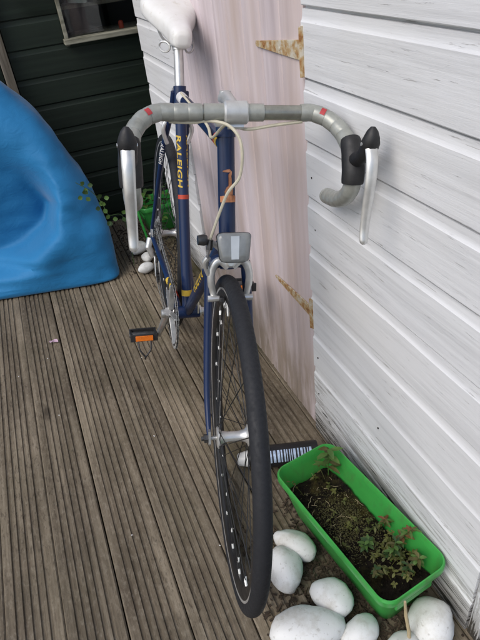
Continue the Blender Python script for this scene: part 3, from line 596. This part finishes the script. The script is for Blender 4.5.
for s in (-1,1):
    KW=.962 if s<0 else .985; P=spline([(p[0],p[1]*s*KW,p[2]) for p in side],10); tape0=.068 if s<0 else .118
    Q=[bp(*p) for p in P if abs(p[1])>=(.056 if s<0 else .112)]
    # overlapping wraps: each turn a short flared sleeve
    tot=[0]
    for p,q in zip(Q,Q[1:]): tot.append(tot[-1]+(q-p).length)
    def at(d):
        d=min(max(d,0),tot[-1]-1e-6)
        i=max(j for j in range(len(tot)-1) if tot[j]<=d); return Q[i].lerp(Q[i+1],(d-tot[i])/max(1e-9,tot[i+1]-tot[i]))
    tp=None; wd=.024; N_=int(tot[-1]/wd)
    m1=MB(ST); path=[]; rad=[]
    for k in range(N_+1):
        a_,b_=k*wd,min((k+1)*wd,tot[-1])
        if b_-a_<.004: continue
        for j in range(5): path.append(at(a_+(b_-a_)*(j/4.25))); rad.append((.0141,.0150,.0150,.0148,.0146)[j])
    m1.tube(path,rad,18); m1.build('bar_tape',M['tape'],bar,25)
    part('bar_end_plug','black_plastic',lambda m:m.tube([Q[-1],Q[-1]+(Q[-1]-Q[-2]).normalized()*.004],[.0142,.011],14),bar,ST)
    # red print on the tape near the bend
    rp=at(.150-(.056 if s<0 else .112)+.0)
    an0=at(.142-(.056 if s<0 else .112)+.006); an1=at(.142-(.056 if s<0 else .112)+.015); dT=(an1-an0).normalized(); e1=(Vector((.75,0,.66))-dT*Vector((.75,0,.66)).dot(dT)).normalized(); e2=dT.cross(e1)
    def rpm(m):
        vs=[];fs=[]
        for i in range(2):
            for k in range(7):
                a=R(-24+48*k/6); vs.append((an0 if i==0 else an1)+(e1*math.cos(a)+e2*math.sin(a))*.0156)
        for k in range(6): fs.append((k,k+1,8+k,7+k))
        m.add(vs,fs)
    part('tape_mark','red_print',rpm,bar,ST)
    # brake lever: hood, bracket, blade
    y=.188*s*KW
    hood=part('brake_hood','black_rubber',lambda m:(m.tube(spline([bp(.074,y,-.026),bp(.092,y,-.044),bp(.108,y,-.066),bp(.113,y,-.088)],4),[.0165,.0175,.0180,.0180,.0180,.0186,.0188,.0190,.0190,.0190,.0190,.0188,.0182],16),m.tube(spline([bp(.10,y,-.054),bp(.128,y,-.040),bp(.152,y,-.024),bp(.164,y,-.004),bp(.163,y,.018)],3),[.012,.0122,.0122,.0124,.0126,.013,.0138,.0142,.0145,.0142,.012,.0085,.0035],14)),T=ST)
    bl=spline([bp(.166,y,-.008),bp(.182,y,-.030),bp(.190,y,-.065),bp(.192,y,-.100),bp(.196,y*1.0,-.135),bp(.204,y,-.158)],5); n_=len(bl)
    part('pivot_pin','silver',lambda m:m.tube([bp(.163,y-.0150,-.008),bp(.163,y+.0150,-.008)],.003,10),hood,ST)
    part('brake_lever','silver',lambda m:m.tube(bl,[(.0105-.0034*(k/(n_-1)))*(1 if k<n_-3 else (1.0,.86,.35)[k-n_+3]) for k in range(n_)],14,flat=.55,upv=(1,0,0)),T=ST)
# cables
def cab(name,pts): return part(name,'cable_cream',lambda m:m.tube(spline(pts,8),.0029,8))
S_=lambda x,y,z: steer(bp(x,y,z))
CAB_END=steer(ax(.418,.055,-.040))
cab('brake_cable',[S_(.0,-.115,-.015),S_(.002,-.075,-.016),S_(.008,-.045,-.012),S_(.022,-.012,-.018),S_(.036,.006,-.045),S_(.034,.006,-.10),steer(ax(.50,.085,-.012)),CAB_END])
cab('brake_cable',[S_(.004,.118,-.014),S_(.004,.07,-.020),S_(.000,.02,-.028),S_(-.025,-.012,-.026),HTT+Vector((-.01,-.024,-.018)),TT0.lerp(TT1,.25)+Vector((0,-.012,.014)),TT0.lerp(TT1,.9)+Vector((0,-.006,.016))])
cab('gear_cable',[BB+SDV*.10+Vector((.05,.022,.0)),BB+SDV*.05+Vector((.03,.03,0)),BB+Vector((.02,.03,.005))])
# front brake caliper
def arm(m,s):
    m.tube(spline([ax(.362,.040,.004*s),ax(.374,.041,.018*s),ax(.368,.040,.031*s),ax(.345,.037,.038*s),ax(.318,.032,.036*s),ax(.296,.030,.031*s)],4),[.0085]*4+[.0082]*6+[.0075]*6+[.0065]*5,12,flat=.7,upv=tuple(FW))
cal=part('brake_caliper','silver',lambda m:(arm(m,-1),arm(m,1),m.lathe([(0.018,.010),(.048,.010),(.052,.006)],ax(0.371),FW,14),m.tube(spline([ax(0.381,.04,-.006),ax(0.401,.046,-.022),ax(0.412,.052,-.038)],4),[.007,.007,.0065,.0065,.006,.006,.006,.006,.006],10),m.tube(spline([ax(0.348,.036,-.042),ax(0.371,.045,-.050),ax(0.384,.052,-.044)],4),.0058,10)),T=ST)
part('cable_adjuster','dark_steel',lambda m:(m.tube([CAB_END,CAB_END+(steer(ax(0.376,.052,-.044))-CAB_END)*.45],[.0062,.0062],10),m.lathe([(-.012,.009),(.0,.011),(.006,.009)],CAB_END+Vector((0,-.012,0)),LT,14),m.tube([CAB_END,steer(ax(0.361,.05,-.046))],.0014,6)),cal)
for s in (-1,1):
    part('brake_pad','black_rubber',lambda m:m.bar(ax(0.293,.015,.0185*s),ax(0.300,.060,.0185*s),.009,.010,(0,0,1)),cal,ST,35,.0015)
    part('pad_bolt','silver',lambda m:m.lathe([(.022,.0055),(.036,.0065),(.045,.0065)],ax(0.298,.034),LT*s,10),cal,ST)
# rear brake caliper
RC=STT-SDV*.14+Vector((-.075,0,.02))
part('rear_caliper','silver',lambda m:[m.tube(spline([RC+Vector((0,.004*s,.012)),RC+Vector((0,.03*s,.016)),RC+Vector((0,.042*s,-.01)),RC+Vector((-.004,.03*s,-.05))],4),.0065,10) for s in (-1,1)])
# lamp
LC=ax(.408,.098)
lamp=MB(ST); 
shape=[(-.0325,.022),(-.029,.0265),(-.02,.028),(.02,.028),(.029,.0265),(.0325,.022),(.028,-.020),(.024,-.0255),(.015,-.028),(-.015,-.028),(-.024,-.0255),(-.028,-.020)]
LF=(FW*.995+UP*.10).normalized(); LU=LF.cross(LT).normalized()*-1; 
if LU.z<0: LU=-LU
def loft(m,secs):
    n=len(shape); vs=[]
    for d,k in secs:
        for (a_,b_) in shape: vs.append(LC+LF*d+LT*a_*k+LU*b_*k)
    fs=[(i*n+j,i*n+(j+1)%n,(i+1)*n+(j+1)%n,(i+1)*n+j) for i in range(len(secs)-1) for j in range(n)]+[tuple(range(n)),tuple((len(secs)-1)*n+j for j in range(n))]
    m.add(vs,fs)
loft(lamp,[(-.045,.55),(-.035,.80),(-.008,1.0),(0,1.0)]); lamp=lamp.build('lamp',M['black_plastic'],bike,45,.002)
lz=MB(ST); loft(lz,[(.0004,.97),(.004,.94),(.007,.80),(.0082,.5)]); lens=lz.build('lens',M['lens'],lamp,60)
ls=MB(ST); 
ls.add([LC+LF*.0088+LT*-.007+LU*.021,LC+LF*.0088+LT*.009+LU*.021,LC+LF*.0088+LT*.007+LU*-.021,LC+LF*.0088+LT*-.007+LU*-.021,LC+LF*.006+LT*-.007+LU*.0215,LC+LF*.006+LT*.009+LU*.0215,LC+LF*.006+LT*.007+LU*-.0215,LC+LF*.006+LT*-.007+LU*-.0215],[(0,1,2,3),(0,4,5,1),(1,5,6,2),(2,6,7,3),(3,7,4,0)])
ls.build('lens_strip',M['lens_strip'],lens,30)
part('lamp_bracket','dark_steel',lambda m:m.tube([ax(.376,.03),ax(.39,.045),ax(.40,.07)],.006,8),lamp,ST)

# ------------------------------------------------------------------ planter
def planter(name,loc,rz,L,Wd,H,label):
    root=empty(name,loc,(0,0,rz)); tag(root,label,'planter',"green trough planters")
    def rr_loop(l,w,r,z,n=6):
        out=[]
        for (sx,sy,a0) in ((1,1,0),(-1,1,90),(-1,-1,180),(1,-1,270)):
            for k in range(n+1):
                a=R(a0+90*k/n); out.append((sx*(w/2-r)+math.cos(a)*r,sy*(l/2-r)+math.sin(a)*r,z))
        return out
    tp=.036
    secs=[(L-2*tp,Wd-2*tp,.02,.0),(L-2*tp+.006,Wd-2*tp+.006,.022,.004),(L-.016,Wd-.016,.026,H-.022),(L-.002,Wd-.002,.03,H-.022),(L,Wd,.03,H-.018),(L,Wd,.03,H-.004),(L-.004,Wd-.004,.03,H),(L-.008,Wd-.008,.028,H),(L-.012,Wd-.012,.026,H-.004),(L-.018,Wd-.018,.024,H-.02),(L-2*tp,Wd-2*tp,.02,.012)]
    m=MB(); vs=[]; 
    for s in secs: vs+=rr_loop(*s)
    n=28; N=len(secs); fs=[(i*n+k,i*n+(k+1)%n,(i+1)*n+(k+1)%n,(i+1)*n+k) for i in range(N-1) for k in range(n)]+[tuple(range(n)),tuple((N-1)*n+k for k in range(n))]
    m.add(vs,fs); m.build('trough',M['planter'],root,32)
    m=MB(); m.bar((-Wd*.28,-L/2+.013,H*.62),(Wd*.28,-L/2+.013,H*.62),.006,.018); m.build('raised_panel',M['planter'],root,30,.002)
    return root
P1=planter('planter',(.410,.640,.0),R(8.0),.395,.170,.15,'bright green plastic trough planter of soil by the white shed wall')
P2=planter('planter',(.585,2.62,.0),R(-86),.395,.170,.15,'green plastic trough planter behind the bicycle\'s rear wheel in deep shade')
def soil_patch(name,root,L,Wd,z,label,seed):
    m=MB(); nx,ny=26,60; vs=[]; rr_=random.Random(seed)
    for j in range(ny+1):
        for i in range(nx+1):
            x=(i/nx-.5)*Wd; y=(j/ny-.5)*L; p=Vector((x,y,0)); d=min(.5-abs(i/nx-.5),.5-abs(j/ny-.5))
            vs.append(root.matrix_world@Vector((x,y,z+noise.noise(p*25+Vector((seed,0,0)))*.010+noise.noise(p*80)*.006+noise.noise(p*190)*.003)))
    fs=[(j*(nx+1)+i,j*(nx+1)+i+1,(j+1)*(nx+1)+i+1,(j+1)*(nx+1)+i) for j in range(ny) for i in range(nx)]
    m.add(vs,fs)
    for k in range(700):
        x=rr_.uniform(-.5,.5)*Wd*.94; y=rr_.uniform(-.5,.5)*L*.97; r1=rr_.choice((.0015,.002,.003,.0045)); c_=root.matrix_world@Vector((x,y,z+noise.noise(Vector((x,y,0))*25+Vector((seed,0,0)))*.010+r1*.5))
        rx=[Vector((rr_.uniform(.6,1.2)*a,rr_.uniform(.6,1.2)*b,rr_.uniform(.6,1.2)*c))*r1 for a,b,c in ((1,0,0),(-1,0,0),(0,1,0),(0,-1,0),(0,0,1),(0,0,-1))]
        m.add([c_+q for q in rx],[(0,2,4),(2,1,4),(1,3,4),(3,0,4),(2,0,5),(1,2,5),(3,1,5),(0,3,5)])
    return tag(m.build(name,M['soil'],None,50),label,'soil',None,'stuff')
bpy.context.view_layer.update()
soil_patch('potting_soil',P1,.395-.050,.170-.050,.088,'dark potting soil filling the green planter by the wall',3)
soil_patch('potting_soil',P2,.395-.050,.170-.050,.088,'dark potting soil in the planter behind the rear wheel',9)

# ------------------------------------------------------------------ plants
def leaf(m,base,d,L,Wd,droop=.3,upv=Vector((0,0,1))):
    d=Vector(d).normalized(); s=d.cross(upv); s=s.normalized() if s.length>1e-3 else Vector((1,0,0)); u=s.cross(d); vs=[]; 
    for k,(t,w) in enumerate(((0,.08),(.25,.8),(.55,1),(.8,.62),(1,.02))):
        c=Vector(base)+d*L*t-upv*(droop*L*t*t)
        vs+=[c+s*Wd*w*.5+u*Wd*.12*w,c-u*Wd*.06*w,c-s*Wd*w*.5+u*Wd*.12*w]
    fs=[]
    for k in range(4): fs+=[(k*3,k*3+1,k*3+4,k*3+3),(k*3+1,k*3+2,k*3+5,k*3+4)]
    m.add(vs,fs)
def seedling(name,loc,h,n,ll,lw,mats,label,group,seed,lean=(0,0)):
    r_=random.Random(seed); root=empty(name,loc); tag(root,label,'plant',group)
    st_=[Vector((lean[0]*t*t*h,lean[1]*t*t*h,h*t)) for t in (0,.35,.7,1)]
    m=MB(); m.tube(st_,[.0016,.0014,.0011,.0007],6); m.build('stem',M[mats[0]],root)
    for k in range(n):
        t=.25+.75*k/max(1,n-1); b=st_[0].lerp(st_[3],t); b=Vector((lean[0]*t*t*h,lean[1]*t*t*h,h*t)); a=k*2.4+r_.uniform(-.4,.4); el=r_.uniform(.05,.6)
        m=MB(); leaf(m,b,(math.cos(a)*math.cos(el),math.sin(a)*math.cos(el),math.sin(el)),ll*r_.uniform(.7,1.15),lw*r_.uniform(.8,1.15),r_.uniform(.1,.5)); m.build('leaf',M[mats[k%len(mats)]],root,60)
    return root
def P1w(x,y,z=.09): return P1.matrix_world@Vector((x,y,z))
seedling('seedling',P1w(.045,.150),.095,16,.038,.014,['leaf_green','leaf_green','leaf_olive'],'tallest green seedling at the far end of the green planter',None,1)
near=[(.015,-.105,.050,20,.021,.008,['leaf_green','leaf_dark','leaf_olive'],'green seedling left of centre near the planter\'s near end'),(.055,-.085,.065,24,.022,.007,['leaf_olive','leaf_red','leaf_green'],'reddish bushy seedling against the planter\'s wall-side rim'),(.05,-.14,.055,20,.020,.008,['leaf_green','leaf_olive'],'green seedling in the near wall-side corner of the planter'),(-.015,-.055,.040,18,.020,.008,['leaf_dark','leaf_green'],'dark green seedling in the middle of the planter soil'),(-.03,-.115,.032,14,.016,.007,['leaf_olive','leaf_dark'],'tiny seedling by the planter\'s wheel-side rim'),(.012,-.15,.038,16,.018,.007,['leaf_dark','leaf_olive'],'dark seedling nearest the front edge of the planter'),(.06,-.035,.042,16,.018,.007,['leaf_olive','leaf_green','leaf_red'],'small olive seedling at the planter\'s wall-side rim, half way along')]
for k,(x,y,h,n,l,w,ms,lb) in enumerate(near): seedling('seedling',P1w(x,y),h,n,l,w,ms,lb,None,20+k,(rnd.uniform(-.3,.3),rnd.uniform(-.3,.3)))
# moss and litter on the soil
m=MB(); 
for k in range(2600):
    x=rnd.gauss(-.005,.030); y=rnd.gauss(.01,.05)
    if abs(x)>.055 or abs(y)>.165: continue
    a=rnd.uniform(0,6.28); leaf(m,P1w(x,y,.090+rnd.uniform(-.002,.008)),(math.cos(a),math.sin(a),rnd.uniform(.1,.9)),rnd.uniform(.002,.0055),rnd.uniform(.0008,.002),.2)
tag(m.build('moss',M['leaf_olive'],None,60),'olive moss and tiny weeds over the soil of the near planter','moss',None,'stuff')
m=MB()
for k in range(75):
    x=rnd.gauss(.025,.024); y=rnd.gauss(-.095,.05)
    if rnd.random()<.3: x,y=rnd.uniform(-.05,.05),rnd.uniform(-.16,.15)
    if abs(x)>.056 or abs(y)>.16: continue
    h=rnd.uniform(.010,.045); a=rnd.uniform(0,6.28); b=rnd.uniform(.2,.9)*h; c0_=P1w(x,y,.088); tip=c0_+Vector((math.cos(a)*b,math.sin(a)*b,h)); mid=c0_.lerp(tip,.5)+Vector((0,0,h*.15))
    m.tube([c0_,mid,tip],[.0006,.0005,.0003],4,False)
    for q in range(rnd.randint(3,7)):
        t=rnd.uniform(.35,1); p_=c0_.lerp(mid,t*2) if t<.5 else mid.lerp(tip,t*2-1); aa=rnd.uniform(0,6.28)
        leaf(m,p_,(math.cos(aa),math.sin(aa),rnd.uniform(-.2,.6)),rnd.uniform(.006,.013),rnd.uniform(.003,.006),.3)
tag(m.build('straggly_weeds',M['leaf_weed'],None,60),'fine straggly weeds spreading through the near planter','weeds',None,'stuff')
m=MB()
for k in range(26):
    x=rnd.uniform(-.055,.055); y=rnd.uniform(-.02,.165); a=rnd.uniform(0,6.28); L_=rnd.uniform(.003,.011); c_=P1w(x,y,.098); d=Vector((math.cos(a),math.sin(a),rnd.uniform(-.1,.2)))*L_
    m.tube([c_-d,c_+Vector((-d.y,d.x,.002))*.25,c_+d],rnd.uniform(.0003,.0006),5)
tag(m.build('soil_litter',M['dry_stem'],None),'pale dry twig bits scattered on the planter soil','litter',None,'stuff')
m=MB(); m.tube([(.396,.405,0),(.397,.414,.06),(.393,.424,.11),(.392,.430,.150)],[.0042,.0038,.0036,.0026],8); tag(m.build('dry_stalk',M['dry_stem']),'thin dry beige stalk standing between white pebbles at the planter\'s near end','stalk')
# rear plants
lab=['leafy weed rising from the rear planter beside the rear wheel','weed with pale tips in the rear planter nearest the beanbag','dark weed in the rear planter close to the shed corner','low weed in front of the rear planter']
for k,(x,y,z,h) in enumerate(((.50,2.58,.09,.14),(.43,2.61,.09,.13),(.56,2.59,.09,.17),(.455,2.47,0,.15))):
    seedling('weed',(x,y,z),h,14,.05,.026,['leaf_green','leaf_dark'],lab[k],None,60+k,(rnd.uniform(-.3,.3),-.3))
# creeper sprig on the beanbag
rt=empty('creeper',(.285,2.205,.0)); tag(rt,'thin trailing creeper sprig with small round leaves across the blue beanbag','creeper')
cp_=[(.262,2.235,.03),(.268,2.215,.16),(.258,2.19,.29),(.205,2.185,.31),(.192,2.195,.36),(.165,2.215,.41),(.115,2.235,.455)]
m=MB(); m.tube(spline([Vector(p)-rt.location for p in cp_],6),.0014,6); m.build('stem',M['leaf_dark'],rt)
for k,(p,n_) in enumerate((((.148,2.215,.441),3),((.132,2.205,.405),4),((.195,2.185,.384),4),((.186,2.180,.351),3),((.206,2.165,.300),4),((.255,2.185,.296),2))):
    for j in range(n_):
        a=j*2.2+k; b=Vector(p)-rt.location+Vector((math.cos(a)*.008,-.006,math.sin(a)*.008)); m=MB()
        leaf(m,b,(math.cos(a),-.35,math.sin(a)),.021,.019,.1,Vector((0,-1,.3)).normalized()); m.build('leaf',M['leaf_green' if j%3 else 'leaf_dark'],rt,60)

# ------------------------------------------------------------------ pebbles
def pebble(loc,l,w,h,rz,label,group,seed,tilt=0,mat='pebble'):
    bm=bmesh.new(); bmesh.ops.create_icosphere(bm,subdivisions=3,radius=1); of=Vector((seed*3.1,seed*1.7,0))
    for v in bm.verts:
        k=1+.26*noise.noise(v.co*.8+of)+.07*noise.noise(v.co*2.2+of); v.co=v.co*k
        v.co=Vector((v.co.x*l/2*(1-.13*v.co.y),v.co.y*w/2*(1+.14*v.co.x),v.co.z*h/2))
    zm=min((Matrix.Rotation(tilt,3,'Y')@v.co).z for v in bm.verts)
    me=bpy.data.meshes.new('pebble'); bm.to_mesh(me); bm.free(); me.shade_smooth(); me.materials.append(M[mat])
    o=bpy.data.objects.new('pebble',me); COL.objects.link(o); o.rotation_euler=(0,tilt,rz); o.location=(loc[0],loc[1],(loc[2] if len(loc)>2 else 0)-zm-.001); tag(o,label,'pebble',group)
G1='white pebbles around the near planter'; G2='pebbles by the rear planter'
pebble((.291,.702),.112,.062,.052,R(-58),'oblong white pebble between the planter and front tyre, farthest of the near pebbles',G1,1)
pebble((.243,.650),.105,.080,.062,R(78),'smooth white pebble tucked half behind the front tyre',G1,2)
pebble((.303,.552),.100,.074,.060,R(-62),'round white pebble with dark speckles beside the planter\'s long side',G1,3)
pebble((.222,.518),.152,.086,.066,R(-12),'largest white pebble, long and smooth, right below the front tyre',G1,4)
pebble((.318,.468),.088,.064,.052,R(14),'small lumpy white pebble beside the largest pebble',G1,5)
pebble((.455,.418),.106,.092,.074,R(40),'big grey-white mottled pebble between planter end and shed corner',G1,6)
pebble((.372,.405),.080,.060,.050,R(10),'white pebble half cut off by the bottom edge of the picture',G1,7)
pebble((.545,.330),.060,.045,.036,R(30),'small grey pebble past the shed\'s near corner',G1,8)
rear=[((.303,2.195),.075,.05,.045,20,'bright white pebble on the deck end nearest the chain'),((.335,2.29),.07,.055,.045,70,'dull grey pebble just behind the bright white one'),((.318,2.40),.09,.07,.06,30,'large grey pebble under the left brake lever tip')]
for k,(p,l,w,h,a,lb) in enumerate(rear): pebble(p,l,w,h,R(a),lb,G2,20+k)

# ------------------------------------------------------------------ can lying on the deck behind the front wheel
c0=Vector((.262,.992,.031)); c1=Vector((.470,.920,.031)); d=(c1-c0).normalized()
can=empty('spray_can',c0+(c1-c0)*.5-Vector((0,0,.031))); tag(can,'black spray can with striped print and white cap lying behind the front wheel','can')
o_=can.location
m=MB(); m.lathe([(.055,.024),(.058,.0295),(.062,.0305),(.215,.0305),(.220,.029),(.221,.020)],c0-o_,d,32); body=m.build('can_body',M['can_black'],can)
m=MB(); m.lathe([(.000,.012),(.004,.017),(.030,.0225),(.032,.019)],c0-o_,d,24); m.build('cap',M['cap_white'],can)
m=MB(); m.lathe([(.032,.017),(.050,.019)],c0-o_,d,24); m.build('neck',M['can_black'],can)
m=MB(); m.lathe([(.050,.0235),(.055,.0265),(.058,.0265)],c0-o_,d,24); m.build('collar',M['silver'],can)
u_=Vector((0,0,1)); w_=d.cross(u_)
def stripe(m,a,b,t0,t1,rad=.0309):
    vs=[]
    for k in range(5):
        t=t0+(t1-t0)*k/4; q=(u_*math.cos(t)+w_*math.sin(t))*rad; vs+=[c0-o_+d*a+q,c0-o_+d*b+q]
    m.add(vs,[(2*k,2*k+1,2*k+3,2*k+2) for k in range(4)])
m=MB()
x=.075
while x<.205:
    w2=rnd.choice((.0025,.004,.0065)); stripe(m,x,x+w2,R(15),R(78)); x+=w2+rnd.choice((.003,.0045))
m.build('printed_stripes',M['can_print'],body)

# ------------------------------------------------------------------ odds and ends on the deck
m=MB(); leaf(m,(-.150,1.880,.004),(.6,-.7,.25),.032,.020,.2); leaf(m,(-.150,1.880,.004),(-.3,-.8,.4),.024,.016,.2); tag(m.build('petal',M['petal'],None,60),'small fallen pink petal on the deck in front of the beanbag','petal')
stk=MB(); stk.tube([(.350,2.395,.235),(.379,2.405,.0)],.0055,8); stk.tube([(.350,2.395,.235),(.3485,2.395,.243)],[.0065,.004],8); tag(stk.build('plant_stake',M['stake_green']),'thin green plastic plant stake leaning by the rear wheel','stake')
m=MB()
for k in range(2600):
    if k<1900: x,y=rnd.triangular(.15,.518,.36),rnd.triangular(.30,.86,.5)
    else: x,y=rnd.triangular(.2,.518,.45),rnd.triangular(1.95,2.84,2.6)
    a=rnd.uniform(0,6.28); L_=rnd.uniform(.0015,.006) if rnd.random()<.9 else rnd.uniform(.006,.012); d=Vector((math.cos(a),math.sin(a),rnd.uniform(-.1,.25)))*L_; c_=Vector((x,y,.002+rnd.uniform(0,.003)))
    m.bar(c_-d,c_+d,rnd.uniform(.0015,.005),rnd.uniform(.0015,.003))
tag(m.build('bark_debris',M['bark']),'brown bark crumbs and dirt between pebbles on the deck','debris',None,'stuff')
m=MB()
for k in range(12):
    x,y=rnd.uniform(-.6,.3),rnd.uniform(.4,2.0); a=rnd.uniform(0,6.28); leaf(m,(x,y,.002),(math.cos(a),math.sin(a),.2),rnd.uniform(.004,.008),rnd.uniform(.003,.005),.1)
tag(m.build('paint_flakes',M['cap_white'],None,0),'tiny white paint flakes scattered over the deck boards','flakes',None,'stuff')
